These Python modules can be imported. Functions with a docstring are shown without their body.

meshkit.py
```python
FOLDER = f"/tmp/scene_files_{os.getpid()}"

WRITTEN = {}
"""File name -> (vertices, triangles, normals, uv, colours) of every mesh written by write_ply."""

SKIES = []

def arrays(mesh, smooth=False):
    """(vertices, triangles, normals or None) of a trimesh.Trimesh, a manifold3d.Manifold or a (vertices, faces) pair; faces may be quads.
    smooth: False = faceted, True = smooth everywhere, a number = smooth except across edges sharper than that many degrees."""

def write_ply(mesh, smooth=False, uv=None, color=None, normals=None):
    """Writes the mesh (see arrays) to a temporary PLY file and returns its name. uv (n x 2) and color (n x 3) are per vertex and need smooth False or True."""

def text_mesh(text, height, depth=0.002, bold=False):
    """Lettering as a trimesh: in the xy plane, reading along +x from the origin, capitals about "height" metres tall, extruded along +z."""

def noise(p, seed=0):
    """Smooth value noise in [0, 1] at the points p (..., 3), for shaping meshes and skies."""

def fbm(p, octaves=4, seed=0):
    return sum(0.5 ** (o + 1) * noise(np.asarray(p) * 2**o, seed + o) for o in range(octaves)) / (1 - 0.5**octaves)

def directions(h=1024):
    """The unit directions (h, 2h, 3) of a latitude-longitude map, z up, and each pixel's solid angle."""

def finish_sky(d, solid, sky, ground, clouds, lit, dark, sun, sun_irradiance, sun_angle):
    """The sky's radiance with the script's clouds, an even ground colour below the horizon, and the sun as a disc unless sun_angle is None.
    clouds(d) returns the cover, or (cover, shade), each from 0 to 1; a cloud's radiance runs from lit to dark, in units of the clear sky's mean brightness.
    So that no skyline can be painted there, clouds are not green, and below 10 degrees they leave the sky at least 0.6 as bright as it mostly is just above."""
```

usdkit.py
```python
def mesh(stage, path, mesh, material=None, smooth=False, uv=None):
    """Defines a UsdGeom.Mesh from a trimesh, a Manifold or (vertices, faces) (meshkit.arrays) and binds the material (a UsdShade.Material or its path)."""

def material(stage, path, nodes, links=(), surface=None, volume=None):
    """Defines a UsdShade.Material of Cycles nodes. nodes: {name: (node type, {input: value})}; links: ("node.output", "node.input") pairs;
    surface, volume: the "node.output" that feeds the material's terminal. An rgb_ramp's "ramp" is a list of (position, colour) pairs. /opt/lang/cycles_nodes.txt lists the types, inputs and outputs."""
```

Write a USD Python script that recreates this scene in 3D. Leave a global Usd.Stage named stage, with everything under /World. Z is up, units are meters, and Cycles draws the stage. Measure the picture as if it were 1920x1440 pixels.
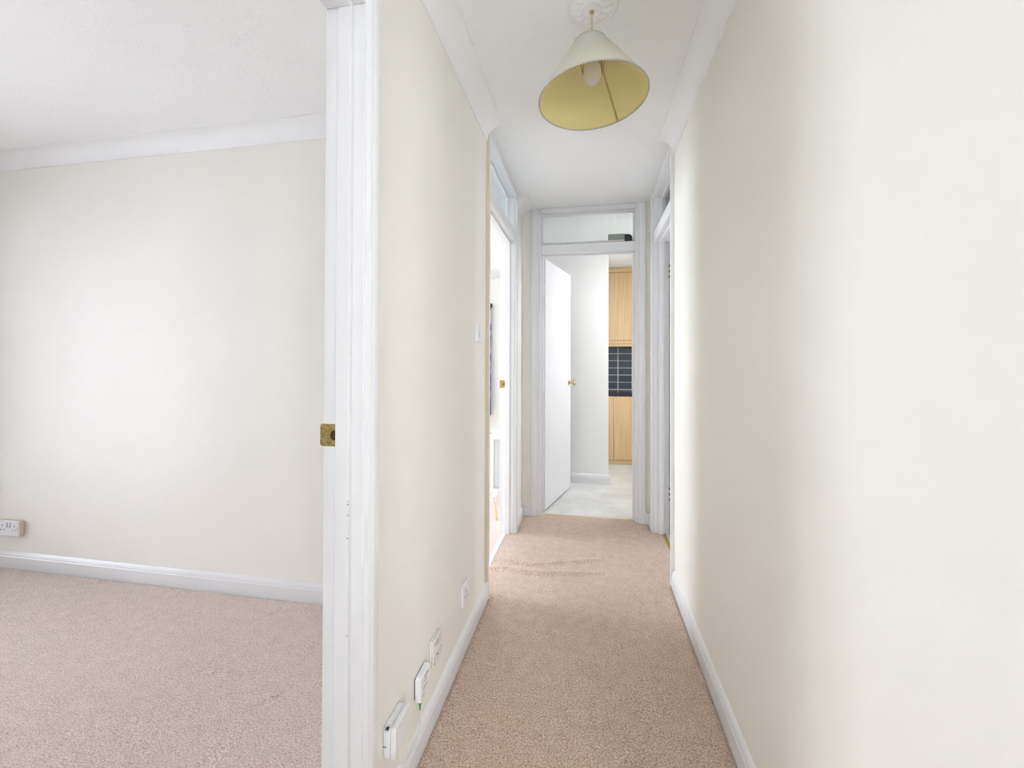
import math, random
import numpy as np, trimesh, shapely
from shapely.geometry import Polygon, Point, box as sbox
import usdkit, meshkit
from pxr import Usd, UsdGeom, UsdLux, Gf, Sdf

random.seed(7); rng = np.random.default_rng(7)
stage = Usd.Stage.CreateInMemory()
UsdGeom.SetStageUpAxis(stage, 'Z'); UsdGeom.SetStageMetersPerUnit(stage, 1.0)
UsdGeom.Xform.Define(stage, '/World'); UsdGeom.Scope.Define(stage, '/World/Looks')

# ------------------------------------------------------------------ camera
CAM_H, YAW, PITCH, ROLL = 1.165, 0.1803, 0.0084, 0.0031
F_PX, CY_PX = 791.16, 674.64
EXPOSURE = 0.44
def camera():
    cy, sy = math.cos(YAW), math.sin(YAW)
    F0, R0, U0 = np.array([-sy, cy, 0]), np.array([cy, sy, 0]), np.array([0, 0, 1.])
    F = math.cos(PITCH)*F0 + math.sin(PITCH)*U0; U = -math.sin(PITCH)*F0 + math.cos(PITCH)*U0
    R = math.cos(ROLL)*R0 + math.sin(ROLL)*U; U = np.cross(R, F)
    m = Gf.Matrix4d(*R, 0, *U, 0, *(-F), 0, 0, 0, CAM_H, 1)
    c = UsdGeom.Camera.Define(stage, '/World/camera')
    c.AddTransformOp().Set(m)
    c.CreateHorizontalApertureAttr(36.0); c.CreateVerticalApertureAttr(27.0)
    c.CreateFocalLengthAttr(F_PX*36/1920)
    c.CreateVerticalApertureOffsetAttr((CY_PX-720)*36/1920)
    c.CreateClippingRangeAttr(Gf.Vec2f(0.02, 200)); c.CreateExposureAttr(EXPOSURE)
camera()

# ------------------------------------------------------------------ light: overcast sky, daylight of the windows, and added fill for hall and kitchen
dome = UsdLux.DomeLight.Define(stage, '/World/sky_light')
dome.CreateIntensityAttr(2.65); dome.CreateColorAttr(Gf.Vec3f(0.99, 1.0, 1.12))
def window_light(name, centre, rot, w, h, strength, color=(0.90, 0.955, 1.0)):
    l = UsdLux.RectLight.Define(stage, '/World/'+name)
    l.AddTranslateOp().Set(Gf.Vec3d(*centre))
    if rot[1]: l.AddRotateYOp().Set(rot[1])
    if rot[0]: l.AddRotateXOp().Set(rot[0])
    l.CreateWidthAttr(w); l.CreateHeightAttr(h); l.CreateIntensityAttr(strength); l.CreateColorAttr(Gf.Vec3f(*color))
LOUNGE, BED_L, BED_F, KIT, STUDY_FILL, KITCHEN_FILL, PORCH_FILL = 1.2, 18.5, 8.0, 0.3, 17.8, 20.0, 6.5
window_light('lounge_window_light', (-4.285, 0.605, 1.10), (0, -90), 1.95, 1.23, LOUNGE, (0.86, 1.0, 1.25))
window_light('bedroom_side_window_light', (-3.985, 2.62, 1.45), (0, -90), 1.25, 0.98, BED_L, (0.90, 1.0, 1.15))
window_light('bedroom_window_light', (-2.40, 5.835, 1.5), (-90, 0), 1.7, 1.05, BED_F, (0.95, 0.98, 1.10))
window_light('kitchen_window_light', (1.785, 4.0, 1.50), (0, 90), .90, .76, KIT, (0.96, 0.98, 1.06))
window_light('added_front_fill_light', (-0.025, -1.70, 1.45), (90, 0), 0.56, 0.80, PORCH_FILL, (1.0, 0.98, 1.0))  # added fill from behind the camera, coming through the front door pane
window_light('added_study_fill_light', (1.50, -1.685, 1.45), (90, 0), 1.30, 1.25, STUDY_FILL, (1.0, 0.98, 1.0))  # added fill: unseen study source that brightens the left hall wall
kl = UsdLux.RectLight.Define(stage, '/World/added_kitchen_fill_light'); kl.AddTranslateOp().Set(Gf.Vec3d(.95, 3.80, 2.296)); kl.CreateWidthAttr(.30); kl.CreateHeightAttr(.60); kl.CreateIntensityAttr(KITCHEN_FILL)  # added fill above the kitchen, out of view

# ------------------------------------------------------------------ helpers
used = {}
def numbered(parent, name):
    k = used.get((parent, name), 0); used[(parent, name)] = k+1
    return name if k == 0 else f'{name}_{k:03d}'
LOC = {}
def tag(p, label=None, cat=None, group=None, kind=None):
    for k, v in (('label', label), ('category', cat), ('group', group), ('kind', kind)):
        if v: p.SetCustomDataByKey(k, v)
def thing(name, label, cat, loc=(0, 0, 0), group=None, kind=None):
    path = '/World/'+numbered('/World', name)
    x = UsdGeom.Xform.Define(stage, path); x.AddTranslateOp().Set(Gf.Vec3d(*map(float, loc)))
    LOC[path] = np.array(loc, float); tag(x.GetPrim(), label, cat, group, kind)
    return path
def obj(name, mesh, mat, parent='/World', smooth=False, label=None, cat=None, group=None, kind=None):
    """one Mesh prim; world coordinates in, stored relative to the thing's base"""
    path = parent+'/'+numbered(parent, name)
    v, f, n = meshkit.arrays(mesh, False)
    base = np.zeros(3); q = parent
    while q in LOC and q != '/World':
        base = LOC[q]; break
    if q not in LOC and q.count('/') > 2: base = LOC['/'.join(q.split('/')[:3])]
    m = usdkit.mesh(stage, path, (v-base, f), '/World/Looks/'+mat, smooth=smooth)
    tag(m.GetPrim(), label, cat, group, kind)
    return path
def struct(name, mesh, mat, label, cat, smooth=False):
    return obj(name, mesh, mat, smooth=smooth, label=label, cat=cat, kind='structure')

def bx(x0, x1, y0, y1, z0, z1):
    m = trimesh.creation.box([abs(x1-x0), abs(y1-y0), abs(z1-z0)]); m.apply_translation([(x0+x1)/2, (y0+y1)/2, (z0+z1)/2]); return m
def rbx(x0, x1, y0, y1, z0, z1, r=0.002):
    """box with chamfered edges (convex hull of the three inset boxes)"""
    p = []
    for a, b, c in ((0, r, r), (r, 0, r), (r, r, 0)):
        for X in (x0+a, x1-a):
            for Y in (y0+b, y1-b):
                for Z in (z0+c, z1-c): p.append((X, Y, Z))
    return trimesh.Trimesh(np.array(p)).convex_hull
def cat(*ms): return trimesh.util.concatenate([m for m in ms])
def cut(m, *holes): return trimesh.boolean.difference([m, *holes], engine='manifold')
def extr(poly, origin, a, b, d, L):
    """2D polygon with axes a, b extruded by L along d from the origin"""
    poly = poly if hasattr(poly, 'exterior') else Polygon(poly)
    m = trimesh.creation.extrude_polygon(poly, L, engine='earcut')
    M = np.eye(4); M[:3, 0], M[:3, 1], M[:3, 2], M[:3, 3] = a, b, d, origin
    m.apply_transform(M)
    if np.linalg.det(M[:3, :3]) < 0: m.invert()
    return m
X, Y, Z = np.eye(3)
def lathe(prof, n=64, origin=(0, 0, 0), axis=None):
    m = trimesh.creation.revolve(np.array(prof, float), sections=n)
    if axis is not None:
        m.apply_transform(trimesh.geometry.align_vectors([0, 0, 1], axis))
    m.apply_translation(origin); return m
def tube(pts, r, n=10):
    pts = np.array(pts, float); V, Fc = [], []
    up = np.array([0.3, 0.2, 0.9])
    for i, p in enumerate(pts):
        t = pts[min(i+1, len(pts)-1)]-pts[max(i-1, 0)]; t /= np.linalg.norm(t)
        a = np.cross(t, up); a /= np.linalg.norm(a); b = np.cross(t, a)
        V += [p+r*(math.cos(q)*a+math.sin(q)*b) for q in np.linspace(0, 2*math.pi, n, endpoint=False)]
    for i in range(len(pts)-1):
        for k in range(n):
            q, w = i*n+k, i*n+(k+1) % n
            Fc += [(q, w, w+n), (q, w+n, q+n)]
    e = len(V); V += [pts[0], pts[-1]]
    for k in range(n): Fc += [(e, (k+1) % n, k), (e+1, (len(pts)-1)*n+k, (len(pts)-1)*n+(k+1) % n)]
    m = trimesh.Trimesh(np.array(V), np.array(Fc), process=False); m.fix_normals(); return m
def spline(pts, n=40):
    from scipy.interpolate import CubicSpline
    pts = np.array(pts, float); t = np.r_[0, np.cumsum(np.linalg.norm(np.diff(pts, axis=0), axis=1))]
    return CubicSpline(t, pts)(np.linspace(0, t[-1], n))

# ------------------------------------------------------------------ materials
def lin(r, g, b):
    c = np.array([r, g, b])/255.; return tuple(np.where(c <= .04045, c/12.92, ((c+.055)/1.055)**2.4))
def mat(name, nodes, links=(), surface='p.BSDF'): return usdkit.material(stage, '/World/Looks/'+name, nodes, links, surface=surface)
def plain(name, rgb, rough=.5, metallic=0., **k): mat(name, {'p': ('principled_bsdf', {'base_color': lin(*rgb), 'roughness': rough, 'metallic': metallic, **k})})
def grainy(name, rgb, rough, scale, strength, dist, detail=4, vary=.03):
    c = np.array(lin(*rgb))
    mat(name, {'g': ('geometry', {}), 'n': ('noise_texture', {'scale': scale, 'detail': detail}), 'n2': ('noise_texture', {'scale': 1.3, 'detail': 3}),
               'r': ('rgb_ramp', {'ramp': [(.3, tuple(c*(1-vary))), (.7, tuple(np.minimum(c*(1+vary), .97)))]}),
               'b': ('bump', {'strength': strength, 'distance': dist}), 'p': ('principled_bsdf', {'roughness': rough})},
        [('g.position', 'n.vector'), ('g.position', 'n2.vector'), ('n2.fac', 'r.fac'), ('r.color', 'p.base_color'), ('n.fac', 'b.height'), ('b.normal', 'p.normal')])
grainy('cream_emulsion', (245, 242, 234), .6, 60, .08, .004, vary=.01)
grainy('white_emulsion', (246, 246, 245), .6, 60, .08, .004, vary=.01)
grainy('white_gloss', (235, 235, 236), .30, 40, .02, .001, 2, .006)
mat('stippled_ceiling', {'g': ('geometry', {}), 'n': ('noise_texture', {'scale': 38, 'detail': 5, 'roughness': .6, 'distortion': 1.2}),
    'v': ('noise_texture', {'scale': 9, 'detail': 3}), 'mu': ('math', {'math_type': 'multiply'}),
    'b': ('bump', {'strength': .5, 'distance': .008}), 'p': ('principled_bsdf', {'base_color': lin(248, 248, 247), 'roughness': .75})},
    [('g.position', 'n.vector'), ('g.position', 'v.vector'), ('n.fac', 'mu.value1'), ('v.fac', 'mu.value2'), ('mu.value', 'b.height'), ('b.normal', 'p.normal')])
def carpet(name, tones):
    mat(name, {'g': ('geometry', {}), 'n': ('noise_texture', {'scale': 165, 'detail': 3, 'roughness': .75}), 'm': ('noise_texture', {'scale': 22, 'detail': 3}),
        'w': ('noise_texture', {'scale': 330, 'detail': 2}),
        'a': ('math', {'math_type': 'multiply_add', 'value2': .55, 'value3': .065}), 's': ('math', {'math_type': 'multiply_add', 'value2': .30}), 's2': ('math', {'math_type': 'multiply_add', 'value2': .09}),
        'r': ('rgb_ramp', {'ramp': tones}), 'b': ('bump', {'strength': .9, 'distance': .004}),
        'p': ('principled_bsdf', {'roughness': .95, 'specular_ior_level': .1, 'sheen_weight': .3, 'sheen_roughness': .6})},
        [('g.position', 'n.vector'), ('g.position', 'm.vector'), ('g.position', 'w.vector'), ('n.fac', 'a.value1'), ('w.fac', 's.value1'), ('a.value', 's.value3'), ('m.fac', 's2.value1'), ('s.value', 's2.value3'),
         ('s2.value', 'r.fac'), ('r.color', 'p.base_color'), ('s.value', 'b.height'), ('b.normal', 'p.normal')])
carpet('beige_carpet', [(.38, lin(112, 82, 61)), (.46, lin(178, 147, 125)), (.55, lin(211, 184, 162)), (.64, lin(243, 222, 204))])
carpet('lit_beige_carpet', [(.38, lin(134, 110, 96)), (.46, lin(194, 172, 160)), (.55, lin(222, 203, 191)), (.64, lin(246, 232, 223))])  # lighter copy of the hall carpet with stronger daylight put into its tones
def speckle(name, base, spots, scale, lo, rough):
    mat(name, {'g': ('geometry', {}), 'n': ('noise_texture', {'scale': scale, 'detail': 6, 'roughness': .75}), 'r': ('rgb_ramp', {'ramp': [(lo, lin(*base)), (lo+.1, lin(*spots))]}),
        'p': ('principled_bsdf', {'roughness': rough})}, [('g.position', 'n.vector'), ('n.fac', 'r.fac'), ('r.color', 'p.base_color')])
speckle('dark_worktop', (30, 32, 42), (150, 152, 165), 90, .60, .16)
mat('stone_vinyl', {'g': ('geometry', {}), 'n': ('noise_texture', {'scale': 3.2, 'detail': 5, 'roughness': .6}), 'r': ('rgb_ramp', {'ramp': [(.30, lin(208, 208, 203)), (.66, lin(234, 234, 232))]}), 'p': ('principled_bsdf', {'roughness': .38})},
    [('g.position', 'n.vector'), ('n.fac', 'r.fac'), ('r.color', 'p.base_color')])
mat('beech_laminate', {'g': ('geometry', {}), 'mp': ('mapping', {'scale': (55, 55, 2.2)}), 'n': ('noise_texture', {'scale': 1.0, 'detail': 5, 'roughness': .6}),
    'r': ('rgb_ramp', {'ramp': [(.3, lin(212, 178, 130)), (.7, lin(230, 201, 156))]}), 'p': ('principled_bsdf', {'roughness': .42})},
    [('g.position', 'mp.vector'), ('mp.vector', 'n.vector'), ('n.fac', 'r.fac'), ('r.color', 'p.base_color')])
plain('dark_glazed_tile', (64, 74, 88), .16)
plain('pale_grout', (240, 244, 248), .8)
plain('white_plastic', (240, 240, 242), .32)
plain('old_white_plastic', (232, 229, 222), .35)
plain('aged_metal', (118, 110, 100), .5)
plain('tan_shade_edge', (210, 197, 174), .5)  # tan that stands for shade on the camera-facing edge of white trim
plain('cream_plastic', (222, 208, 182), .45)
plain('dark_mark', (60, 60, 64), .6)
plain('grey_print', (150, 152, 160), .6)
plain('green_plastic', (40, 140, 78), .4)
plain('black_plastic', (38, 44, 44), .45)
plain('brown_wood_recess', (70, 34, 24), .8)
grainy('worn_brass', (186, 160, 88), .34, 120, .2, .002, vary=.18)
mat('polished_brass', {'p': ('principled_bsdf', {'base_color': lin(206, 186, 132), 'roughness': .22, 'metallic': 1.})})
mat('lacquered_plate', {'g': ('geometry', {}), 'n': ('noise_texture', {'scale': 130, 'detail': 5, 'roughness': .7}), 'r': ('rgb_ramp', {'ramp': [(.35, lin(140, 118, 66)), (.5, lin(178, 158, 96)), (.7, lin(200, 182, 124))]}),
    'p': ('principled_bsdf', {'roughness': .35, 'metallic': .75})}, [('g.position', 'n.vector'), ('n.fac', 'r.fac'), ('r.color', 'p.base_color')])
mat('chrome', {'p': ('principled_bsdf', {'base_color': (.7, .7, .72), 'roughness': .12, 'metallic': 1.})})
plain('aluminium_bar', (238, 238, 238), .3)
mat('brass_bar', {'p': ('principled_bsdf', {'base_color': lin(200, 170, 90), 'roughness': .3, 'metallic': .8})})
def fabric(name, rgb, trans):
    c = lin(*rgb)
    mat(name, {'g': ('geometry', {}), 'n': ('noise_texture', {'scale': 500, 'detail': 2}), 'b': ('bump', {'strength': .25, 'distance': .001}),
        'p': ('principled_bsdf', {'base_color': c, 'roughness': .85, 'specular_ior_level': .15}), 't': ('translucent_bsdf', {'color': c}), 'm': ('mix_closure', {'fac': trans})},
        [('g.position', 'n.vector'), ('n.fac', 'b.height'), ('b.normal', 'p.normal'), ('p.BSDF', 'm.closure1'), ('t.BSDF', 'm.closure2')], 'm.closure')
fabric('grey_shade_fabric', (248, 250, 250), .62)
fabric('gold_lining', (255, 247, 214), .82)
fabric('seam_tape', (240, 226, 178), .62)
plain('grey_trim', (186, 186, 180), .8)
plain('cord_flex', (214, 196, 158), .5)
plain('wire_frame', (170, 150, 100), .4)
mat('opal_bulb', {'p': ('principled_bsdf', {'base_color': (.96, .95, .95), 'roughness': .3}), 't': ('translucent_bsdf', {'color': (.97, .95, .95)}), 'm': ('mix_closure', {'fac': .55})}, [('p.BSDF', 'm.closure1'), ('t.BSDF', 'm.closure2')], 'm.closure')
mat('pane_glass', {'f': ('fresnel', {'IOR': 1.45}), 't': ('transparent_bsdf', {'color': (.965, .98, .975)}), 'g': ('glossy_bsdf', {'color': (1, 1, 1), 'roughness': .02}), 'm': ('mix_closure', {})},
    [('f.fac', 'm.fac'), ('t.BSDF', 'm.closure1'), ('g.BSDF', 'm.closure2')], 'm.closure')
mat('obscure_glass', {'t': ('transparent_bsdf', {'color': (.9, .94, .93)}), 'l': ('translucent_bsdf', {'color': (.85, .88, .88)}), 'm': ('mix_closure', {'fac': .45}), 'f': ('fresnel', {'IOR': 1.45}), 'g': ('glossy_bsdf', {'color': (1, 1, 1), 'roughness': .15}), 'm2': ('mix_closure', {})},
    [('t.BSDF', 'm.closure1'), ('l.BSDF', 'm.closure2'), ('f.fac', 'm2.fac'), ('m.closure', 'm2.closure1'), ('g.BSDF', 'm2.closure2')], 'm2.closure')
plain('glass_wire', (214, 218, 216), .4)
plain('pale_grey_metal', (214, 217, 220), .4)
plain('grey_card', (184, 193, 184), .7)
mat('printed_curtain', {'g': ('geometry', {}), 'n': ('noise_texture', {'scale': 9, 'detail': 3, 'distortion': .8}), 'r': ('rgb_ramp', {'ramp': [(.40, lin(34, 38, 70)), (.46, lin(96, 100, 150)), (.53, lin(150, 152, 192)), (.6, lin(196, 196, 216))]}),
    'p': ('principled_bsdf', {'roughness': .9})}, [('g.position', 'n.vector'), ('n.fac', 'r.fac'), ('r.color', 'p.base_color')])
plain('render_outside', (200, 198, 190), .9)

# ------------------------------------------------------------------ dimensions (metres), measured from the photograph
CE = 2.349                      # ceiling
XL, XR = -.505, .442            # hall side walls
TW = .10                        # wall thickness
YE = 3.218                      # end wall
HB = -1.60                      # hall back wall
YF = 1.872                      # lounge far wall
LX, BX_, KX = -4.2, -3.9, 1.70  # lounge, bedroom left walls; kitchen right wall
BY, KY = 5.75, 5.65             # bedroom far wall, kitchen back wall
Z0 = -.03
HEAD = 2.003                    # underside of door heads

# ------------------------------------------------------------------ shell
D1 = (.115, .905); D2 = (2.072, 2.872); D3 = (2.363, 3.062); D4 = (-.401, .373); D6 = (-.642, .142)
wl = cut(bx(XL-TW, XL, HB, YE, Z0, CE), bx(XL-.3, XL+.2, *D1, -.2, 2.02), bx(XL-.3, XL+.2, *D2, -.2, CE+.2))
struct('wall_left', wl, 'cream_emulsion', 'long cream wall down the left of the hall with low sockets', 'wall')
wr = cut(bx(XR, XR+TW, HB, YE, Z0, CE), bx(XR-.2, XR+.3, *D3, -.2, CE+.2), bx(XR-.2, XR+.3, *D6, -.2, 2.02))
struct('wall_right', wr, 'cream_emulsion', 'long bare cream wall down the right of the hall', 'wall')
we = cut(bx(XL-TW, KX+TW, YE, YE+TW, Z0, CE), bx(*D4, YE-.2, YE+.3, -.2, CE+.2))
struct('wall_end', we, 'cream_emulsion', 'narrow cream end wall around the kitchen doorway', 'wall')
struct('wall_hall_back', cut(bx(XL-TW, XR+TW, HB-TW, HB, Z0, CE), bx(-.45, .40, HB-.2, HB+.1, -.2, 2.03)), 'cream_emulsion', 'cream wall at the back of the hall around the front door', 'wall')
struct('wall_lounge_far', bx(BX_-TW-.4, XL-TW, YF, YF+TW, Z0, CE), 'cream_emulsion', 'cream lounge wall seen through the doorway on the left', 'wall')
struct('wall_lounge_left', cut(bx(LX-TW, LX, HB-TW, YF, Z0, CE), bx(LX-.3, LX+.2, -.02, 1.23, .12, 2.09)), 'cream_emulsion', 'cream lounge wall with the lounge window', 'wall')
struct('wall_lounge_back', bx(LX, XL-TW, HB-TW, HB, Z0, CE), 'cream_emulsion', 'cream wall at the back of the lounge', 'wall')
struct('wall_bedroom_left', cut(bx(BX_-TW, BX_, YF+TW, BY+TW, Z0, CE), bx(BX_-.3, BX_+.2, 2.13, 3.11, .83, 2.07)), 'cream_emulsion', 'cream bedroom wall with the side window', 'wall')
struct('wall_bedroom_far', cut(bx(BX_, XL-TW, BY, BY+TW, Z0, CE), bx(-3.25, -1.55, BY-.2, BY+.3, .97, 2.03)), 'cream_emulsion', 'cream bedroom wall behind the printed curtain', 'wall')
struct('wall_kitchen_left', bx(XL-TW, XL, YE+TW, BY+TW, Z0, CE), 'white_emulsion', 'white wall between the kitchen and the bedroom', 'wall')
struct('wall_kitchen_right', cut(bx(KX, KX+TW, YE+TW, KY+TW, Z0, CE), bx(KX-.2, KX+.3, 3.62, 4.38, 1.05, 1.95)), 'white_emulsion', 'white kitchen wall with the kitchen window', 'wall')
wkb = struct('wall_kitchen_back', bx(XL, KX, KY, KY+TW, Z0, CE), 'white_emulsion', 'white kitchen wall behind the dark tiles and beech cabinets', 'wall')
struct('wall_kitchen_partition', bx(XL, .187, 4.19, KY, Z0, CE), 'white_emulsion', 'white kitchen wall facing the doorway behind the open door', 'wall')
struct('wall_bathroom_near', bx(XR+TW, 2.7, 2.15, 2.25, Z0, CE), 'white_emulsion', 'white near wall of the small room on the right', 'wall')
struct('wall_bathroom_right', bx(2.0, 2.1, 2.15, YE, Z0, CE), 'white_emulsion', 'white right wall of the small room on the right', 'wall')
struct('wall_added_study_back', cut(bx(XR+TW, 2.7, HB-TW, HB, Z0, CE), bx(.85, 2.15, HB-.3, HB+.2, .83, 2.07)), 'cream_emulsion', 'cream wall of the added study with its fill light window', 'wall')  # unseen study, added so fill light can reach the hall
struct('wall_added_study_right', bx(2.6, 2.7, HB, 2.15, Z0, CE), 'cream_emulsion', 'cream right wall of the added study', 'wall')
struct('floor_added_study', bx(.508, 2.6, HB, 2.15, -.03, -.001), 'beige_carpet', 'beige carpet in the added study behind the right hall wall', 'carpet')
struct('ceiling', bx(LX-TW, 2.7, HB-TW, BY+TW, CE, CE+.1), 'stippled_ceiling', 'white stippled plaster ceiling', 'ceiling')

# floors: the carpets are height fields with pile, edge roll-off, folds and dents
def field(x0, x1, y0, y1, step, zf, seed):
    nx, ny = int((x1-x0)/step)+1, int((y1-y0)/step)+1
    gx, gy = np.meshgrid(np.linspace(x0, x1, nx), np.linspace(y0, y1, ny), indexing='ij')
    gz = zf(gx, gy)
    P = np.stack([gx, gy, np.full_like(gx, .5)], -1)
    gz = gz + (meshkit.noise(P/.011, seed)-.5)*.0016 + (meshkit.fbm(P/.12, 3, seed+3)-.5)*.003
    v = np.stack([gx, gy, gz], -1).reshape(-1, 3); i = np.arange(nx*ny).reshape(nx, ny)
    f = np.concatenate([np.stack([i[:-1, :-1], i[1:, :-1], i[1:, 1:]], -1).reshape(-1, 3), np.stack([i[:-1, :-1], i[1:, 1:], i[:-1, 1:]], -1).reshape(-1, 3)])
    return (v, f)
def ridge(x, y, pts, amp, sig):
    pts = np.array(pts); yc = np.interp(x, pts[:, 0], pts[:, 1])
    fade = np.clip((x-pts[0, 0])/.06, 0, 1)*np.clip((pts[-1, 0]-x)/.15, 0, 1)
    return amp*fade*np.exp(-((y-yc)/sig)**2)
def hall_z(x, y):
    z = ridge(x, y, [(-.56, 2.455), (-.30, 2.435), (-.05, 2.52), (.12, 2.60)], .013, .020)+ridge(x, y, [(-.56, 2.37), (-.27, 2.335), (-.06, 2.375), (.1, 2.42)], .014, .020)
    e = np.minimum(x-(XL+.015), (XR-.015)-x)
    inside = (y > .93) & (y < 2.05) | ((y < 2.33) & (y > .19) & (x > 0)) | (y > 2.9) & (x < 0) | (y > 3.08)
    return z - np.where(inside, .014*np.exp(-np.clip(e, 0, 1)/.008), 0)
struct('floor', field(-.571, .508, HB, 3.268, .006, hall_z, 1), 'beige_carpet', 'beige twist pile carpet running down the hall', 'carpet', True)
def lounge_z(x, y):
    z = -.012*np.exp(-np.clip(YF-.015-y, 0, 1)/.008)
    for (cx, cy, ang, L) in ((-2.55, 1.81, .5, .05), (-1.44, 1.742, 1.1, .05), (-1.075, 1.30, 1.0, .05), (-1.39, 1.37, .3, .03), (-1.6, 1.795, .2, .03)):
        u = (x-cx)*math.cos(ang)+(y-cy)*math.sin(ang); w = -(x-cx)*math.sin(ang)+(y-cy)*math.cos(ang)
        z = z - .007*np.exp(-(u/L)**2-(w/.010)**2)
    return z
struct('floor_lounge', field(LX, -.571, HB, YF, .0085, lounge_z, 2), 'lit_beige_carpet', 'beige twist pile carpet in the lounge on the left, daylight paled into its colour', 'carpet', True)
struct('floor_bedroom', field(BX_, -.571, YF+TW, BY, .03, lambda x, y: x*0, 3), 'lit_beige_carpet', 'beige carpet in the bedroom beyond the left doorway, daylight paled into its colour', 'carpet', True)
fk = thing('floor_kitchen', 'pale grey stone effect floor tiles in the kitchen', 'floor', (0, 4.4, 0), kind='structure')
obj('underlay', bx(XL, KX, 3.268, KY, -.03, -.0025), 'pale_grout', fk)
for i, xx in enumerate(np.arange(-.018-.62, KX, .62)):
    off = .0 if i % 2 else .0
    for yy in np.arange(3.67-.72, KY, .36):
        a0, a1, b0, b1 = max(xx, XL), min(xx+.62, KX), max(yy, 3.268), min(yy+.36, KY)
        if a1-a0 > .02 and b1-b0 > .02:
            if a1 <= .187 and b0 >= 4.19: continue
            obj('tile', rbx(a0+.0006, a1-.0006, b0+.0006, b1-.0006, -.004, 0, .0005), 'stone_vinyl', fk)
struct('floor_bathroom', bx(.508, 2.0, 2.25, YE, -.03, -.002), 'stone_vinyl', 'pale floor of the small room on the right', 'floor')
struct('trim_1', extr([(-.016, 0), (.016, 0), (.011, .005), (-.011, .005)], (-.571, D2[0]+.03, -.001), X, Z, Y, D2[1]-D2[0]-.05), 'aluminium_bar', 'white metal threshold strip across the bedroom doorway on the left', 'threshold strip')
struct('trim_2', extr([(-.012, 0), (.012, 0), (.008, .004), (-.008, .004)], (.508, D3[0]+.02, -.001), X, Z, Y, D3[1]-D3[0]-.04), 'brass_bar', 'thin brass threshold strip across the right doorway', 'threshold strip')
struct('trim_3', extr([(-.010, 0), (.010, 0), (.006, .004), (-.006, .004)], (-.356, 3.268, -.001), Y, Z, X, .682), 'cord_flex', 'thin pale threshold strip between hall carpet and kitchen tiles', 'threshold strip')

# skirting boards
SK = [(0, 0), (.015, 0), (.015, .060), (.0125, .066), (.0125, .070), (.009, .079), (.004, .086), (0, .088)]
def skirt(name, p, d, L, out, label, h=1.0):
    return struct(name, extr([(a, b*h) for a, b in SK], (p[0], p[1], -.012), out, Z, d, L), 'white_gloss', label, 'skirting board')
skirt('baseboard_left', (XL, .930), Y, 2.036-.930, X, 'white skirting board under the hall sockets on the left')
skirt('baseboard_left', (XL, 2.912), Y, YE-2.912, X, 'short white skirting board left of the kitchen doorway')
skirt('baseboard_right', (XR, .190), Y, 2.333-.190, -X, 'long white skirting board along the bare right wall', 1.1)
skirt('baseboard_right', (XR, 3.104), Y, YE-3.104, -X, 'tiny white skirting board between right door and kitchen doorway', 1.1)
skirt('baseboard_end', (XL+.015, YE), X, -.436-XL-.015, -Y, 'white skirting board on the end wall stub beside the kitchen door frame')
skirt('baseboard_end', (.408, YE), X, XR-.015-.408, -Y, 'sliver of white skirting right of the kitchen door frame', 1.1)
skirt('baseboard_lounge', (LX, YF), X, XL-TW-LX, -Y, 'white skirting board along the lounge wall under the double socket', 1.12)
skirt('baseboard_kitchen', (XL, 4.19), X, .202-XL, -Y, 'white skirting board under the kitchen wall facing the doorway', 1.2)
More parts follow.
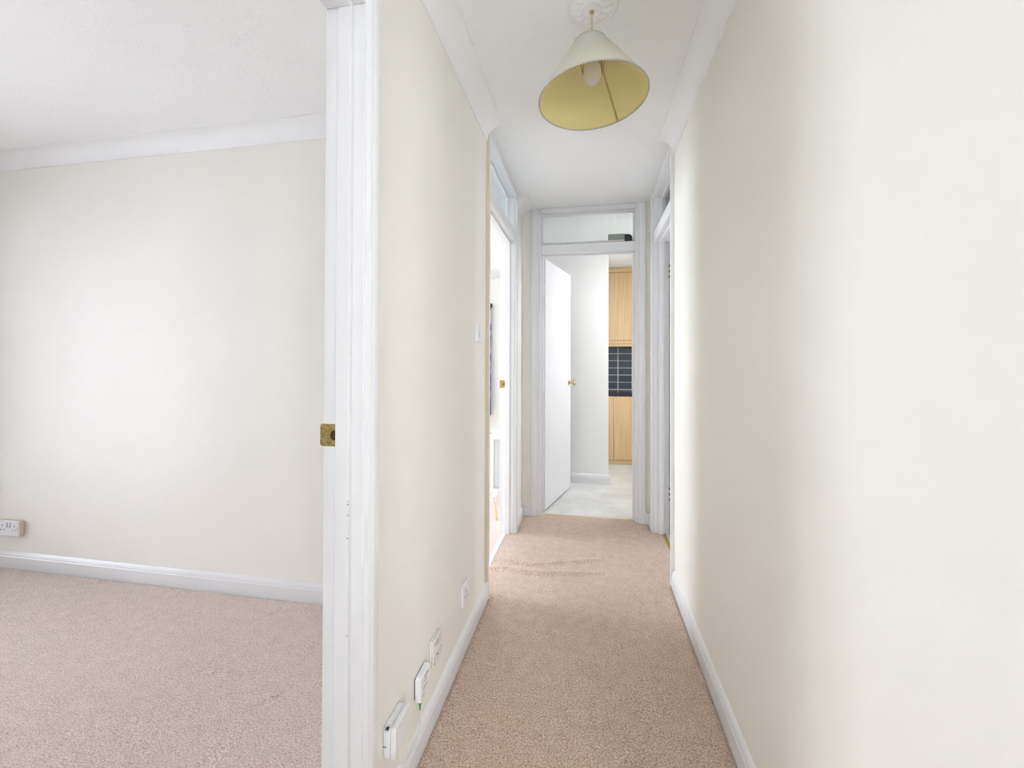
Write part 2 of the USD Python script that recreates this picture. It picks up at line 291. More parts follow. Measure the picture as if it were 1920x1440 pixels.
skirt('baseboard_kitchen', (.187, 4.19), Y, 1.4, X, 'white skirting board returning round the kitchen wall corner', 1.2)
skirt('baseboard_bedroom', (BX_, BY), X, XL-TW-BX_, -Y, 'white skirting board along the bedroom far wall')

# coving
S = .079
arc = [(S-(S-.006)*math.sin(t), S-(S-.006)*math.cos(t)) for t in np.linspace(0, math.pi/2, 14)]
COV = [(0, 0), (S, 0)]+[(a, b) for a, b in arc]+[(0, S)]
def coving(p, d, L, out, label):
    return struct('trim', extr(COV, (p[0], p[1], CE), out, -Z, d, L), 'white_emulsion', label, 'coving', 30)
used[('/World', 'trim')] = 4
coving((XL, HB), Y, 2.036-HB, X, 'white concave coving along the top of the left hall wall')
coving((XR, HB), Y, 2.333-HB, -X, 'white concave coving along the top of the right hall wall')
coving((XL, 2.912), Y, YE-2.912, X, 'short piece of white coving left of the kitchen doorway')
coving((LX, YF), X, XL-TW-LX, -Y, 'white concave coving along the lounge far wall')
coving((BX_, BY), X, XL-TW-BX_, -Y, 'white coving along the bedroom far wall')

# ------------------------------------------------------------------ door frames
# moulded architrave section: a = across the face from the opening outwards, b = thickness
def ARC(w, t=.018):
    return [(0, 0), (0, t*.62), (w*.10, t*.75), (w*.18, t*.70), (w*.30, t*.86), (w*.45, t*.97), (w*.70, t), (w*.94, t), (w, t*.9), (w, 0)]
def frame(name, label, axis, face, out, a0, a1, depth, room, width, head, top=None, stop_at=None, arch_head=True, reveal=.006):
    """a door frame. The opening runs from a0 to a1 along axis; face = wall face plane, out = which way the hall lies;
    depth = wall thickness; head = underside of the lining head; top = ceiling for a frame with a glazed transom light above."""
    ax, n = (Y, X) if axis == 'y' else (X, Y)
    nb = (a0+a1)/2
    d = thing(name, label, 'door frame', (face, nb, 0) if axis == 'y' else (nb, face, 0), kind='structure')
    def B(a, b, n0, n1, z0, z1, r=.0015):
        lo, hi = sorted((face-out*n0, face-out*n1))
        return rbx(lo, hi, a, b, z0, z1, r) if axis == 'y' else rbx(a, b, lo, hi, z0, z1, r)
    H = top or head+.022
    LT = reveal+.016
    obj('lining', B(a0-LT, a0, 0, depth, -.005, H), 'white_gloss', d)
    obj('lining', B(a1, a1+LT, 0, depth, -.005, H), 'white_gloss', d)
    obj('lining_head', B(a0, a1, 0, depth, (head if not top else top-.034), H), 'white_gloss', d)
    s0, s1 = stop_at
    obj('stop', B(a0, a0+.014, s0, s1, -.004, head), 'white_gloss', d)
    obj('stop', B(a1-.014, a1, s0, s1, -.004, head), 'white_gloss', d)
    obj('stop_head', B(a0+.014, a1-.014, s0, s1, head-.013, head), 'white_gloss', d)
    fo = face
    def leg(a, sgn):
        o = (fo, a, -.005) if axis == 'y' else (a, fo, -.005)
        return extr(ARC(width), o, sgn*ax, out*n, Z, H+.005)
    obj('architrave', leg(a0-reveal, -1), 'white_gloss', d, 30)
    obj('architrave', leg(a1+reveal, 1), 'white_gloss', d, 30)
    if arch_head and not top:
        o = (fo, a0-reveal-width, H) if axis == 'y' else (a0-reveal-width, fo, H)
        obj('architrave', extr(ARC(width), o, Z, out*n, ax, a1-a0+2*reveal+2*width), 'white_gloss', d, 30)
    if top:
        obj('transom_bar', B(a0, a1, -.004, depth+.0, head, head+.070, .004), 'white_gloss', d)
        obj('transom_bead', B(a0, a1, depth*.30, depth*.55, head+.070, head+.077), 'white_gloss', d)
        obj('head_casing', B(a0-.004, a1+.004, -.014, .02, top-.036, top-.001, .003), 'white_gloss', d)
    return d, B, LT
d1, B1, LT = frame('door_1', 'white doorway lining in the left foreground opening into the lounge', 'y', XL, 1, .137, .885, TW, 'l', .040, 1.990, stop_at=(.028, .062))
d2, B2, _ = frame('door_2', 'white door frame with glazed top light at the far left of the hall', 'y', XL, 1, 2.088, 2.852, TW, 'l', .042, HEAD, CE, (.028, .062))
d3, B3, _ = frame('door_3', 'white door frame with glazed top light at the far right of the hall', 'y', XR, -1, 2.383, 3.040, TW, 'r', .042, HEAD, CE, (.030, .062))
d4, B4, _ = frame('door_4', 'white kitchen door frame with wired glass top light at the end of the hall', 'x', YE, -1, -.361, .333, TW, 'k', .050, HEAD, CE, (.040, .060), reveal=.024)
used[('/World', 'door')] = 0
def pane(d, B, a0, a1, n0, z0, z1, m, wires):
    g = obj('transom_pane', B(a0, a1, n0, n0+.005, z0, z1, .0005), m, d, label='clear glass pane above the door' if not wires else 'wired glass pane above the door')
    if wires:
        w = []
        for a in np.arange(a0+.006, a1, .0125): w.append(B(a-.00028, a+.00028, n0+.0058, n0+.0064, z0, z1, .0001))
        for zz in np.arange(z0+.006, z1, .0125): w.append(B(a0, a1, n0+.0068, n0+.0076, zz-.00028, zz+.00028, .0001))
        p = obj('wire_mesh', cat(*w), 'glass_wire', d); tag(stage.GetPrimAtPath(p), kind='stuff')
    e = .012
    obj('glazing_bead', cat(B(a0, a1, n0-.010, n0, z0, z0+e), B(a0, a1, n0-.010, n0, z1-e, z1), B(a0, a0+e, n0-.010, n0, z0+e, z1-e), B(a1-e, a1, n0-.010, n0, z0+e, z1-e)), 'white_gloss', d)
pane(d2, B2, 2.088, 2.852, .055, HEAD+.077, CE-.034, 'obscure_glass', False)
pane(d3, B3, 2.383, 3.040, .055, HEAD+.077, CE-.034, 'pane_glass', False)
pane(d4, B4, -.361, .333, .030, HEAD+.077, CE-.034, 'pane_glass', True)

obj('shaded_edge', bx(XL+.0005, XL+.0175, 2.0385, 2.0397, .082, CE-.001), 'tan_shade_edge', d2, label='edge of the door surround with its tan shade put into the colour')  # thin strip carrying the shade of the white architrave edge as colour
obj('shaded_edge', bx(XR-.0175, XR-.0005, 2.3333, 2.3345, .090, CE-.001), 'cream_emulsion', d3, label='edge of the door surround with its tan shade put into the colour')  # same shade strip on the right, in the wall tone
obj('paint_chips', cat(*[bx(-.5337-.0003*(q%2), -.5325, .8694, .8708, z-.0008-.0003*(q%3), z+.001+.0004*(q%2)) for q, z in enumerate((.853, .846, .822, .770, .553))]), 'dark_mark', d1, kind='stuff')
# lounge strike plate on the far lining: lip round the room edge, C shaped notch with the dark latch pocket
def plate_poly(x0, x1, z0, z1, notch):
    p = sbox(x0, z0, x1, z1).difference(notch); return p if p.geom_type == 'Polygon' else max(p.geoms, key=lambda g: g.area)
zc = .998
notch = sbox(XL-.0790, zc-.0095, XL-.055, zc+.0095).union(Point(XL-.0700, zc).buffer(.0120))
pl = Polygon([(-.612, zc-.0215), (-.609, zc-.0255), (XL-.0605, zc-.0255), (XL-.0605, zc+.0255), (-.609, zc+.0255), (-.612, zc+.0225)]).difference(notch)
sp = obj('strike_plate', extr(pl, (0, .885, 0), X, Z, -Y, .0016), 'lacquered_plate', d1, label='worn brass latch strike plate')
obj('latch_pocket', extr(Polygon(notch.exterior), (0, .8853, 0), X, Z, -Y, .0006), 'brown_wood_recess', sp)
for s in (-1, 1):
    obj('screw', lathe([(0, 0), (.0036, 0), (.0030, .0008), (.0012, .0011), (0, .0007)], 16, (-.5770, .8834, zc+s*.0185), -Y), 'polished_brass', sp, True)
    obj('screw_slot', lathe([(0, 0), (.0013, 0), (.0013, .0016), (0, .0016)], 10, (-.5770, .8834, zc+s*.0185), -Y), 'dark_mark', sp)
z2 = 1.022
pl2 = plate_poly(-.606, XL-.060, z2-.026, z2+.026, Point(XL-.068, z2).buffer(.0085))
sp2 = obj('strike_plate', extr(pl2, (0, 2.852, 0), X, Z, -Y, .0016), 'lacquered_plate', d2, label='small brass strike plate with dark latch hole')
obj('latch_pocket', lathe([(0, 0), (.0085, 0), (.0085, .0007), (0, .0007)], 20, (XL-.068, 2.8522, z2), -Y), 'brown_wood_recess', sp2)
# right door leaf, swung open against the side wall of the small room, with two painted hinges
obj('door_leaf', rbx(XR+TW+.004, XR+TW+.65, 2.998, 3.034, .012, HEAD-.006), 'white_gloss', d3, label='white door leaf standing open into the small room')
for zz in (1.80, .275):
    hg = obj('hinge', cat(bx(XR+TW-.030, XR+TW-.001, 3.0385, 3.0405, zz-.045, zz+.045)), 'white_gloss', d3)
    for k in range(5):
        obj('knuckle', trimesh.creation.cylinder(.0055, .017, sections=14, transform=trimesh.transformations.translation_matrix([XR+TW+.002, 3.0355, zz-.036+k*.018])), 'white_gloss' if k % 2 else 'aged_metal', hg, 30)
# kitchen door leaf: hinged on the left lining, standing open into the kitchen
ang = math.atan2(.172, .690); hp = np.array([-.338, 3.316])
ld, lnv = np.array([math.sin(ang), math.cos(ang)]), np.array([math.cos(ang), -math.sin(ang)])
def leafbox(l0, l1, t0, t1, z0, z1, r=.0015):
    m = rbx(0, l1-l0, 0, t1-t0, z0, z1, r); M = np.eye(4)
    M[:2, 0], M[:2, 1] = ld, -lnv
    M[:2, 3] = hp+ld*l0-lnv*t0
    m.apply_transform(M); m.fix_normals(); return m
obj('door_leaf', leafbox(0, .700, 0, .036, .012, 1.992), 'white_gloss', d4, label='plain white flush door standing open into the kitchen')
kc = hp+ld*.645
for sgn in (1, -1):
    base = kc if sgn > 0 else kc-lnv*.036
    pr = [(0, 0), (.0245, 0), (.0245, .002), (.020, .005), (.0105, .008), (.0085, .016), (.0085, .026), (.012, .031), (.021, .036), (.0255, .043), (.026, .049), (.0225, .056), (.013, .061), (0, .0625)]
    obj('door_knob', lathe(pr, 40, (*base, .987), (sgn*lnv[0], sgn*lnv[1], 0)), 'polished_brass', d4, 40, label='polished brass door knob' if sgn > 0 else 'polished brass knob behind the door')
for zz in (.25, 1.0, 1.75):
    hg = obj('hinge', cat(bx(-.3608, -.3588, YE+.062, YE+.094, zz-.045, zz+.045), trimesh.creation.cylinder(.005, .09, sections=12, transform=trimesh.transformations.translation_matrix([-.351, YE+TW-.001, zz]))), 'white_gloss', d4)
    for s in (-1, 1):
        obj('screw', lathe([(0, 0), (.004, 0), (.003, .0008), (0, .0008)], 12, (-.3588, YE+.074, zz+s*.017), X), 'dark_mark', hg)

d6, B6, _ = frame('door_6', 'added white doorway lining that lets fill light in from the study', 'y', XR, -1, -.62, .12, TW, 's', .050, 1.990, stop_at=(.030, .062))  # unseen opening added to let the study fill into the hall
# front door at the back of the hall (behind the camera), glazed to pass the added fill light
d5 = thing('door_5', 'white front door at the back of the hall, frosted upper pane added for fill light', 'door', (-.025, HB, 0), kind='structure')
obj('door_leaf', cut(bx(-.41, .36, HB-.08, HB-.036, .01, 1.99), bx(-.305, .255, HB-.2, HB+.1, 1.05, 1.85)), 'white_gloss', d5)
obj('pane', bx(-.305, .255, HB-.062, HB-.056, 1.05, 1.85), 'obscure_glass', d5)
obj('lining', cat(bx(-.45, -.412, HB-TW, HB+.002, 0, 2.03), bx(.362, .40, HB-TW, HB+.002, 0, 2.03), bx(-.412, .362, HB-TW, HB+.002, 1.992, 2.03)), 'white_gloss', d5)
for k, (sgn, a) in enumerate(((-1, -.45), (1, .40))):
    obj('architrave', extr(ARC(.05), (a-sgn*.006, HB, 0), sgn*X, Y, Z, 2.08), 'white_gloss', d5, 30)
obj('door_knob', lathe([(0, 0), (.024, 0), (.010, .008), (.009, .025), (.025, .042), (.02, .056), (0, .061)], 30, (.31, HB-.036, 1.0), Y), 'polished_brass', d5, 40)

# ------------------------------------------------------------------ windows
def window(name, label, axis, plane, a0, a1, z0, z1, sill, mull):
    d = thing(name, label, 'window', (plane, (a0+a1)/2, z0) if axis == 'y' else ((a0+a1)/2, plane, z0), kind='structure')
    def B(p, q, n0, n1, c0, c1, r=.003): return rbx(plane+min(n0, n1), plane+max(n0, n1), p, q, c0, c1, r) if axis == 'y' else rbx(p, q, plane+min(n0, n1), plane+max(n0, n1), c0, c1, r)
    t = .055
    obj('frame', cat(B(a0, a0+t, -.03, .03, z0, z1), B(a1-t, a1, -.03, .03, z0, z1), B(a0+t, a1-t, -.03, .03, z0, z0+t), B(a0+t, a1-t, -.03, .03, z1-t, z1)), 'white_plastic', d)
    cuts = [a0+t]+[a0+(a1-a0)*q for q in mull]+[a1-t]
    for q in cuts[1:-1]: obj('mullion', B(q-.03, q+.03, -.028, .028, z0+t, z1-t), 'white_plastic', d)
    for k in range(len(cuts)-1):
        p, q = cuts[k]+(.03 if k else 0), cuts[k+1]-(.03 if k < len(cuts)-2 else 0)
        obj('pane', B(p, q, -.003, .003, z0+t, z1-t, .0005), 'pane_glass', d)
    s0, s1 = sorted((0.03*np.sign(sill), sill))
    obj('window_sill', B(a0, a1, s0, s1, z0-.002, z0+.022), 'white_gloss', d)
window('window_1', 'white framed lounge window', 'y', LX-.05, -.02, 1.23, .12, 2.09, .12, (.33, .67))
window('window_5', 'white framed window added with the study for fill light', 'x', HB-.05, .85, 2.15, .83, 2.07, .12, (.5,))  # unseen window added for the study fill
window('window_2', 'white framed side window of the bedroom', 'y', BX_-.05, 2.13, 3.11, .83, 2.07, .12, (.5,))
window('window_3', 'white framed bedroom window beside the printed curtain', 'x', BY+.05, -3.25, -1.55, .97, 2.03, -.12, (.33, .67))
window('window_4', 'white framed kitchen window', 'y', KX+.05, 3.62, 4.38, 1.05, 1.95, -.12, (.5,))

# ------------------------------------------------------------------ pendant lamp and ceiling rose
LC = np.array([.008, 1.420])
def rose():
    nr, na = 46, 144; V, Fc = [], []
    R0 = .087
    for i in range(nr+1):
        q = i/nr; r = R0*q
        for k in range(na):
            t = 2*math.pi*k/na
            z = .012*(1-q**2)**.6 + .0035*math.exp(-((q-.90)/.045)**2) + .003*math.exp(-((q-.36)/.05)**2)
            if .40 < q < .84:
                s = math.sin(math.pi*(q-.40)/.44); z += .0045*s*abs(math.sin(t*6))**.7
            if q > .97: z *= (1-q)/.03
            V.append((LC[0]+r*math.cos(t), LC[1]-.008+r*math.sin(t), CE-z))
    for i in range(nr):
        for k in range(na):
            a, b = i*na+k, i*na+(k+1) % na; Fc += [(a, b, b+na), (a, b+na, a+na)]
    m = trimesh.Trimesh(np.array(V), np.array(Fc), process=False); m.invert() if m.face_normals[nr*na//2, 2] > 0 else None
    return m
obj('ceiling_rose', rose(), 'white_emulsion', smooth=True, label='round moulded white plaster rose on the hall ceiling', cat='ceiling rose')
C0 = np.array([.0115, 1.4174, 2.0422]); NV = np.array([-.0565, .0139, 1.]); NV /= np.linalg.norm(NV)
RB, HS, RT = .1789, .1883, .0542
lamp = thing('pendant_lamp', 'hanging ceiling lamp with tilted grey conical shade and gold lining', 'lamp', (LC[0], LC[1], 2.334))
T0 = C0+NV*HS
ROT = trimesh.geometry.align_vectors([0, 0, 1], NV)
def shade_lathe(prof, n=96):
    m = trimesh.creation.revolve(np.array(prof), sections=n); m.apply_transform(ROT); m.apply_translation(C0); m.fix_normals(); return m
obj('shade', shade_lathe([(RB, 0), (RB, .0001), (RT, HS), (RT-.0008, HS), (RB-.0008, 0), (RB, 0)]), 'grey_shade_fabric', lamp, 40, label='tilted grey fabric cone')
lining_path = obj('shade_lining', shade_lathe([(RB-.0012, 0), (RT-.0012, HS), (RT-.0018, HS), (RB-.0018, 0), (RB-.0012, 0)]), 'gold_lining', lamp, 40, label='pale gold lining inside the shade')
def torus(R, r, z):
    m = trimesh.creation.torus(R, r, major_sections=96, minor_sections=12); m.apply_translation([0, 0, z]); m.apply_transform(ROT); m.apply_translation(C0); return m
obj('shade_trim', torus(RB-.0008, .0022, 0), 'grey_trim', lamp, 60); obj('shade_trim', torus(RT-.0008, .0018, HS), 'grey_trim', lamp, 60)
def onshade(phi, q, inset):
    r = RB+(RT-RB)*q-inset; p = np.array([r*math.cos(phi), r*math.sin(phi), HS*q]); return (ROT[:3, :3] @ p)+C0
SEAM = math.radians(60)
sv = [onshade(SEAM+s*w, q, .0021-.0012*abs(0)) for q in np.linspace(.01, .99, 14) for s, w in ((-1, .024), (1, .024))]
sf = []
for i in range(13):
    a = 2*i; sf += [(a, a+1, a+3), (a, a+3, a+2), (a, a+3, a+1), (a, a+2, a+3)]
SEAMV, SEAMF = np.array(sv), np.array(sf)
obj('lining_seam', trimesh.Trimesh(SEAMV, SEAMF, process=False), 'seam_tape', lining_path)
cx, cy = LC
obj('flex', tube([(cx, cy, 2.336), (cx, cy, 2.30), (cx+.0005, cy, 2.26), (cx+.001, cy, 2.232)], .0030), 'cord_flex', lamp, 60)
obj('cord_grip', lathe([(0, 0), (.0075, 0), (.0075, -.004), (.0045, -.010), (0, -.010)], 24, (cx, cy, 2.339)), 'wire_frame', lamp, 30)
obj('lamp_holder', lathe([(0, .070), (.006, .070), (.010, .060), (.015, .050), (.0165, .030), (.0195, .028), (.0195, .016), (.0165, .014), (.016, 0), (0, 0)], 32, (cx+.001, cy, 2.166)), 'white_plastic', lamp, 40)
obj('bulb', lathe([(0, -.0375), (.010, -.0357), (.0195, -.030), (.0265, -.020), (.0298, -.008), (.0300, .002), (.0280, .014), (.0235, .025), (.0180, .033), (.0145, .040), (0, .040)][::-1], 40, (cx+.0015, cy, 2.129)), 'opal_bulb', lamp, True, label='unlit white opal bulb')
ringz = 2.186
rg = trimesh.creation.torus(.021, .0014, major_sections=40, minor_sections=8); rg.apply_translation([cx+.001, cy, ringz]); wires = [rg]
fr = obj('shade_carrier', rg, 'wire_frame', lamp, 60)
for k, (a, b, c) in enumerate((((-.044, -.022, 2.200), (-.0312, -.004, 2.128), (-.028, .020, 2.190)), ((.046, .010, 2.195), (.0312, .004, 2.128), (.030, -.022, 2.200)))):
    pts = [np.array([cx+.0015, cy, 0])+np.array(p) for p in (a, b, c)]
    obj('bulb_clip', cat(tube([pts[0], pts[1]], .0011, 8), tube([pts[1], pts[2]], .0011, 8)), 'wire_frame', fr, 60)
for k, ph in enumerate((math.radians(190), math.radians(310), math.radians(70))):
    e = onshade(ph, .985, .002); s = np.array([cx+.001+.021*math.cos(ph), cy+.021*math.sin(ph), ringz])
    mid = np.array([cx+.001+.034*math.cos(ph), cy+.034*math.sin(ph), ringz-.014])
    obj('carrier_strut', tube(spline([s, mid, e], 12), .0011, 8), 'wire_frame', fr, 60)

# ------------------------------------------------------------------ fittings on the left hall wall (face plane x = XL, looking +x)
def wallbox(y0, y1, z0, z1, t0, t1, r=.003): return rbx(XL+t0, XL+t1, y0, y1, z0, z1, r)
ls = thing('light_switch', 'single white light switch on the left hall wall beside the far doorway', 'light switch', (XL, 1.889, 1.305))
obj('plate', wallbox(1.845, 1.931, 1.262, 1.348, 0, .009), 'white_plastic', ls)
rk = Polygon([(0, -.014), (.0045, -.014), (.0015, 0), (.0028, .014), (0, .014)])
obj('rocker', extr(rk, (XL+.009, 1.883, 1.305), X, Z, Y, .011), 'white_plastic', ls)
obj('rocker_gap', cat(wallbox(1.8815, 1.8828, 1.290, 1.320, .0088, .0094, .0002), wallbox(1.8942, 1.8955, 1.290, 1.320, .0088, .0094, .0002), wallbox(1.8828, 1.8942, 1.288, 1.291, .0088, .0094, .0002)), 'dark_mark', ls)
ps = thing('wall_socket', 'single switched power socket on the left hall wall, farthest of the low fittings', 'power socket', (XL, 1.689, .222))
obj('plate', wallbox(1.636, 1.722, .180, .266, 0, .010), 'white_plastic', ps)
obj('rocker', extr(rk, (XL+.010, 1.697, .2455), X, Z, Y, .010), 'white_plastic', ps)
obj('rocker_gap', wallbox(1.7075, 1.7105, .233, .260, .0098, .0106, .0002), 'dark_mark', ps)
obj('pin_holes', cat(wallbox(1.6775, 1.6815, .226, .235, .0098, .0104, .0001), wallbox(1.666, 1.673, .206, .2105, .0098, .0104, .0001), wallbox(1.686, 1.693, .206, .2105, .0098, .0104, .0001)), 'dark_mark', ps)
ph = thing('telephone_socket', 'square white telephone master socket between the power socket and the small internet box', 'telephone socket', (XL, 1.338, .221))
obj('back_box', wallbox(1.297, 1.381, .180, .265, 0, .008), 'old_white_plastic', ph)
obj('faceplate', wallbox(1.296, 1.382, .220, .266, .0085, .0145), 'old_white_plastic', ph)
obj('lower_faceplate', wallbox(1.296, 1.382, .1795, .2195, .0085, .0145), 'old_white_plastic', ph)
obj('plug_opening', wallbox(1.331, 1.340, .203, .208, .0143, .0148, .0001), 'dark_mark', ph)
for q in ((1.305, 1.309, .188, .193), (1.371, 1.374, .207, .211)): obj('screw_hole', wallbox(*q, .0143, .0148, .0001), 'dark_mark', ph)
obj('printed_mark', wallbox(1.312, 1.350, .2445, .2485, .0143, .0148, .0001), 'grey_print', ph)
fb = thing('fibre_terminal', 'small rounded white internet box with four light marks and a green plug below', 'internet box', (XL, 1.215, .199))
obj('back_plate', wallbox(1.181, 1.249, .170, .231, 0, .004, .001), 'dark_mark', fb)
def rounded(y0, y1, z0, z1, t0, t1, rc=.009):
    p = sbox(y0+rc, z0+rc, y1-rc, z1-rc).buffer(rc, quad_segs=8)
    a = extr(p, (XL+t0, 0, 0), Y, Z, X, (t1-t0)*.8); b = extr(p.buffer(-.003), (XL+t0+(t1-t0)*.79, 0, 0), Y, Z, X, (t1-t0)*.21)
    return trimesh.Trimesh(np.vstack([a.vertices, b.vertices])).convex_hull
obj('cover', rounded(1.176, 1.254, .163, .237, .0045, .022), 'white_plastic', fb, 25)
for k in range(4):
    y = 1.205+k*.0085
    obj('light_mark', tube([(XL+.0222, y, .2235), (XL+.0223, y+.002, .2265), (XL+.0222, y+.0048, .2245)], .0009, 6), 'dark_mark', fb)
obj('printed_mark', cat(wallbox(1.200, 1.222, .2125, .2142, .0219, .0224, .0001), wallbox(1.193, 1.228, .1955, .1970, .0219, .0224, .0001), wallbox(1.190, 1.205, .1770, .1780, .0219, .0224, .0001)), 'dark_mark', fb)
obj('green_plug', lathe([(0, .0), (.0040, .0), (.0040, -.008), (.0030, -.009), (.0016, -.026), (0, -.026)], 16, (XL+.014, 1.190, .1635)), 'green_plastic', fb, 30, label='green optical plug')
jb = thing('cable_box', 'largest white plastic cable cover box, low on the left wall beside the lounge doorway', 'cable box', (XL, 1.03, .216))
obj('base', cut(wallbox(.986, 1.072, .178, .253, 0, .019), wallbox(.97, 1.000, .246, .27, .004, .016, .0005)), 'white_plastic', jb)
obj('cover', rbx(XL+.0195, XL+.034, .985, 1.073, .177, .255, .004), 'white_plastic', jb)
obj('knockout_seam', cat(wallbox(.9852, .9862, .2070, .2085, .001, .010, .0002)), 'dark_mark', jb)
obj('dark_slot', wallbox(.990, .999, .2465, .2475, .005, .015, .0002), 'dark_mark', jb)
cb = spline([(XL+.014, 1.190, .139), (XL+.014, 1.189, .120), (XL+.017, 1.184, .098), (XL+.0165, 1.165, .0795), (XL+.0165, 1.13, .0785), (XL+.0165, 1.098, .0785), (XL+.014, 1.078, .083), (XL+.006, 1.070, .095), (XL+.004, 1.060, .13), (XL+.004, 1.05, .180)], 60)
obj('fibre_cable', tube(cb, .0013, 8), 'old_white_plastic', smooth=60, label='thin white cable drooping from the green plug to the skirting', cat='cable')

# lounge double socket (faces -y)
so = thing('double_socket', 'white double power socket low on the lounge wall', 'power socket', (-3.228, YF, .222))
def fbx(x0, x1, z0, z1, t0, t1, r=.003): return rbx(x0, x1, YF-t1, YF-t0, z0, z1, r)
obj('back_box', fbx(-3.300, -3.156, .180, .264, 0, .018), 'cream_plastic', so, label='cream surface back box')
obj('plate', fbx(-3.302, -3.154, .178, .266, .018, .028), 'white_plastic', so)
for k, xo in enumerate((-3.2475, -3.2265)):
    obj('rocker', extr(rk, (xo, YF-.028, .243), -Y, Z, X, .011), 'white_plastic', so)
    obj('rocker_gap', fbx(xo+.0112, xo+.0135, .230, .254, .0278, .0286, .0002), 'dark_mark', so)
for c in (-3.271, -3.184):
    obj('pin_holes', cat(fbx(c-.002, c+.002, .234, .243, .0278, .0285, .0001), fbx(c-.0145, c-.0085, .212, .2165, .0278, .0285, .0001), fbx(c+.0085, c+.0145, .212, .2165, .0278, .0285, .0001)), 'dark_mark', so)
for xx in (-3.2935, -3.1625):
    obj('screw', lathe([(0, 0), (.003, 0), (.0025, .0006), (0, .0006)], 12, (xx, YF-.028, .2275), -Y), 'grey_print', so)

# ------------------------------------------------------------------ bedroom glimpse: radiator and curtain
ra = thing('radiator', 'white double panel radiator seen end on through the left doorway', 'radiator', (-.665, 3.5, .2))
RX0, RX1, RY0, RY1, RZ0, RZ1 = -.722, -.622, 3.065, 3.95, .205, .650
for xx in (RX0, RX1-.020):
    obj('panel', rbx(xx, xx+.020, RY0+.006, RY1-.006, RZ0, RZ1-.012, .006), 'white_gloss', ra)
obj('end_cover', cut(rbx(RX0, RX1, RY0, RY0+.006, RZ0, RZ1, .002), bx(RX0+.026, RX1-.028, RY0-.1, RY0+.1, RZ0+.03, RZ1-.05)), 'white_gloss', ra)
obj('end_cover', rbx(RX0, RX1, RY1-.006, RY1, RZ0, RZ1, .002), 'white_gloss', ra)
obj('top_grille', cat(*[bx(RX0+.003, RX1-.003, y, y+.006, RZ1-.010, RZ1-.002) for y in np.arange(RY0+.008, RY1-.01, .018)], bx(RX0, RX0+.008, RY0, RY1, RZ1-.012, RZ1), bx(RX1-.008, RX1, RY0, RY1, RZ1-.012, RZ1)), 'white_gloss', ra)
obj('side_panel', rbx(RX0+.024, RX1-.030, RY0+.014, RY0+.018, RZ0+.022, RZ1-.045, .001), 'pale_grey_metal', ra)
obj('fins', cat(*[bx(RX0+.022, RX1-.022, y, y+.002, RZ0+.02, RZ1-.05) for y in np.arange(RY0+.05, RY1-.03, .04)]), 'grey_print', ra)
vx, vy = -.678, 3.035
vl = obj('valve', lathe([(0, 0), (.010, 0), (.0175, .004), (.0185, .020), (.0185, .045), (.014, .052), (0, .053)][::-1], 28, (vx, vy, .188)), 'white_plastic', ra, 35, label='white valve head')
obj('valve_body', cat(lathe([(0, -.045), (.009, -.045), (.009, 0), (0, 0)][::-1], 16, (vx, vy, .190)), tube([(vx, vy, .162), (vx, vy+.03, .162), (vx, RY0+.01, .215)], .008)), 'chrome', vl, 40)
obj('pipe', tube(spline([(vx, vy, .150), (vx+.003, vy+.01, .10), (vx+.006, vy+.03, .04), (vx+.006, vy+.035, -.004)], 20), .0075, 14), 'cord_flex', ra, 60, label='painted beige pipe')
def curtain_mesh(x0, x1, y, z0, z1):
    nx, nz = 90, 24; V, Fc = [], []
    for s in (0, 1):
        for i in range(nx+1):
            for k in range(nz+1):
                u = i/nx; w = k/nz
                V.append((x0+(x1-x0)*u, y+.028*math.sin(u*2*math.pi*3.5+.6)*(1-.35*w)+.003*s, z0+(z1-z0)*w))
    n1 = (nx+1)*(nz+1)
    for i in range(nx):
        for k in range(nz):
            a = i*(nz+1)+k; b = a+nz+1
            Fc += [(a, b, b+1), (a, b+1, a+1), (n1+a, n1+b+1, n1+b), (n1+a, n1+a+1, n1+b+1)]
    for k in range(nz):
        for a in (k, nx*(nz+1)+k): Fc += [(a, a+1, n1+a+1), (a, n1+a+1, n1+a)]
    m = trimesh.Trimesh(np.array(V), np.array(Fc), process=False); m.fix_normals(); return m
obj('curtain', curtain_mesh(-1.62, -1.326, BY-.075, .45, 1.930), 'printed_curtain', smooth=60, label='blue and white printed curtain hanging in the far bedroom', cat='curtain')
cp = thing('curtain_pole', 'dark curtain pole with end finial above the printed curtain', 'curtain pole', (-2.4, BY-.075, 1.96))
obj('pole', tube([(-3.45, BY-.075, 1.960), (-1.362, BY-.075, 1.960)], .012, 16), 'black_plastic', cp, 60)
obj('finial', lathe([(0, 0), (.014, 0), (.014, .006), (.03, .020), (.034, .034), (.026, .050), (0, .058)], 28, (-1.364, BY-.075, 1.960), X), 'black_plastic', cp, 40)
for xx in (-1.9, -3.3):
    obj('bracket', cat(bx(xx-.008, xx+.008, BY-.08, BY, 1.936, 1.948), bx(xx-.015, xx+.015, BY-.006, BY, 1.934, 1.985)), 'black_plastic', cp)

# ------------------------------------------------------------------ kitchen
for r in range(6):
    for c in range(6):
        x0, z0 = .193+.178*c-.178, .8335+.0923*r
        tx0, tx1 = max(x0+.0056, .19), x0+.178-.0056
        if tx1-tx0 < .02: continue
        obj('tile', rbx(tx0, tx1, KY-.010, KY-.003, z0+.0040, z0+.0923-.0040, .0012), 'dark_glazed_tile', wkb)
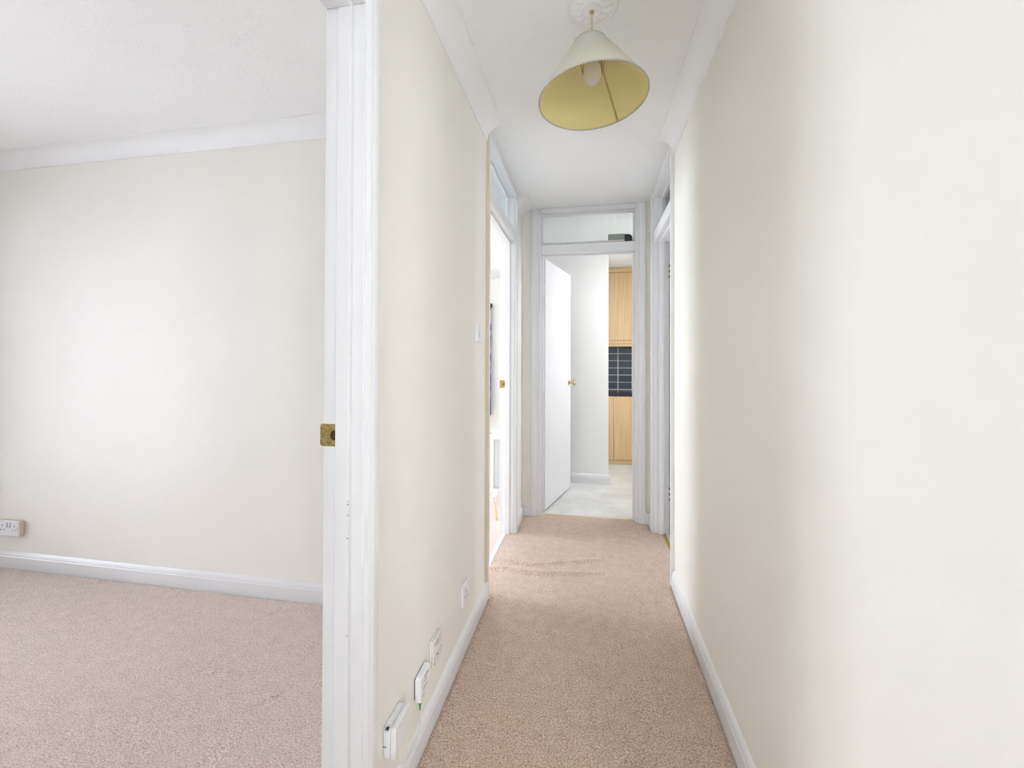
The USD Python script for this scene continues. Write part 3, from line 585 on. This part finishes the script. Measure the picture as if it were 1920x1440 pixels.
# grout bed
obj('grout', bx(.188, 1.09, KY-.0062, KY, .828, 1.388), 'pale_grout', wkb)
wc = thing('wall_cabinet', 'beech kitchen wall cabinet above the dark tiles', 'cabinet', (.64, 5.5, 1.37))
WY = 5.35
obj('carcass', rbx(.192, 1.09, WY+.019, KY-.001, 1.405, 2.29), 'beech_laminate', wc)
for (a, b) in ((.192, .640), (.643, 1.09)):
    obj('door', rbx(a, b, WY, WY+.018, 1.454, 2.288), 'beech_laminate', wc)
obj('cornice', extr([(0, 0), (.02, 0), (.045, .03), (.045, .055), (0, .055)], (.192, WY+.02, 2.291), -Y, Z, X, .898), 'beech_laminate', wc)
obj('pelmet', rbx(.192, 1.09, WY-.004, WY+.016, 1.376, 1.407), 'beech_laminate', wc)
obj('bottom_rail', rbx(.192, 1.09, WY+.001, WY+.018, 1.409, 1.4515), 'beech_laminate', wc)
bc = thing('base_cabinet', 'beech kitchen base cabinet under the dark worktop', 'cabinet', (.64, 5.3, 0))
BYF = 5.033
obj('carcass', rbx(.192, 1.09, BYF+.020, KY-.001, .085, .787), 'beech_laminate', bc)
for (a, b) in ((.192, .2805), (.2825, .685), (.687, 1.09)):
    obj('door' if b-a > .1 else 'filler_panel', rbx(a, b, BYF, BYF+.018, .055, .785), 'beech_laminate', bc)
obj('plinth', rbx(.192, 1.09, BYF+.012, BYF+.03, .001, .084), 'beech_laminate', bc)
wt = extr([(0, 0), (0, .038), (-.60, .038), (-.606, .036), (-.6105, .030), (-.6115, .019), (-.6105, .008), (-.606, .002), (-.60, 0)], (.190, KY-.0105, .788), Y, Z, X, .90)
obj('worktop', wt, 'dark_worktop', smooth=30, label='dark speckled kitchen worktop on the beech base cabinet', cat='worktop')
kt = thing('added_kitchen_fixture', 'added flush white ceiling fixture holding the kitchen fill light', 'lamp', (.95, 3.8, 2.30))  # unseen fixture added around the kitchen fill light
obj('base', rbx(.79, 1.11, 3.49, 4.11, 2.325, 2.3485, .004), 'white_plastic', kt)
obj('diffuser_rim', cut(rbx(.79, 1.11, 3.49, 4.11, 2.30, 2.325, .004), bx(.80, 1.10, 3.50, 4.10, 2.2, 2.4)), 'white_plastic', kt)
# things standing on the kitchen side of the transom ledge
obj('carton', rbx(.143, .266, YE+.052, YE+.095, HEAD+.0705, HEAD+.143, .002), 'grey_card', label='small grey green box on the ledge behind the wired glass', cat='box')
cs = Polygon([(.2602, 0), (.3137, 0), (.3137, .022), (.3118, .033), (.306, .042), (.298, .048), (.287, .051), (.2602, .051)])
obj('dark_block', extr(cs, (0, YE+.0185, HEAD+.0703), X, Z, -Y, .0195), 'black_plastic', smooth=20, label='dark round-cornered object on the transom ledge above the kitchen door', cat='object')
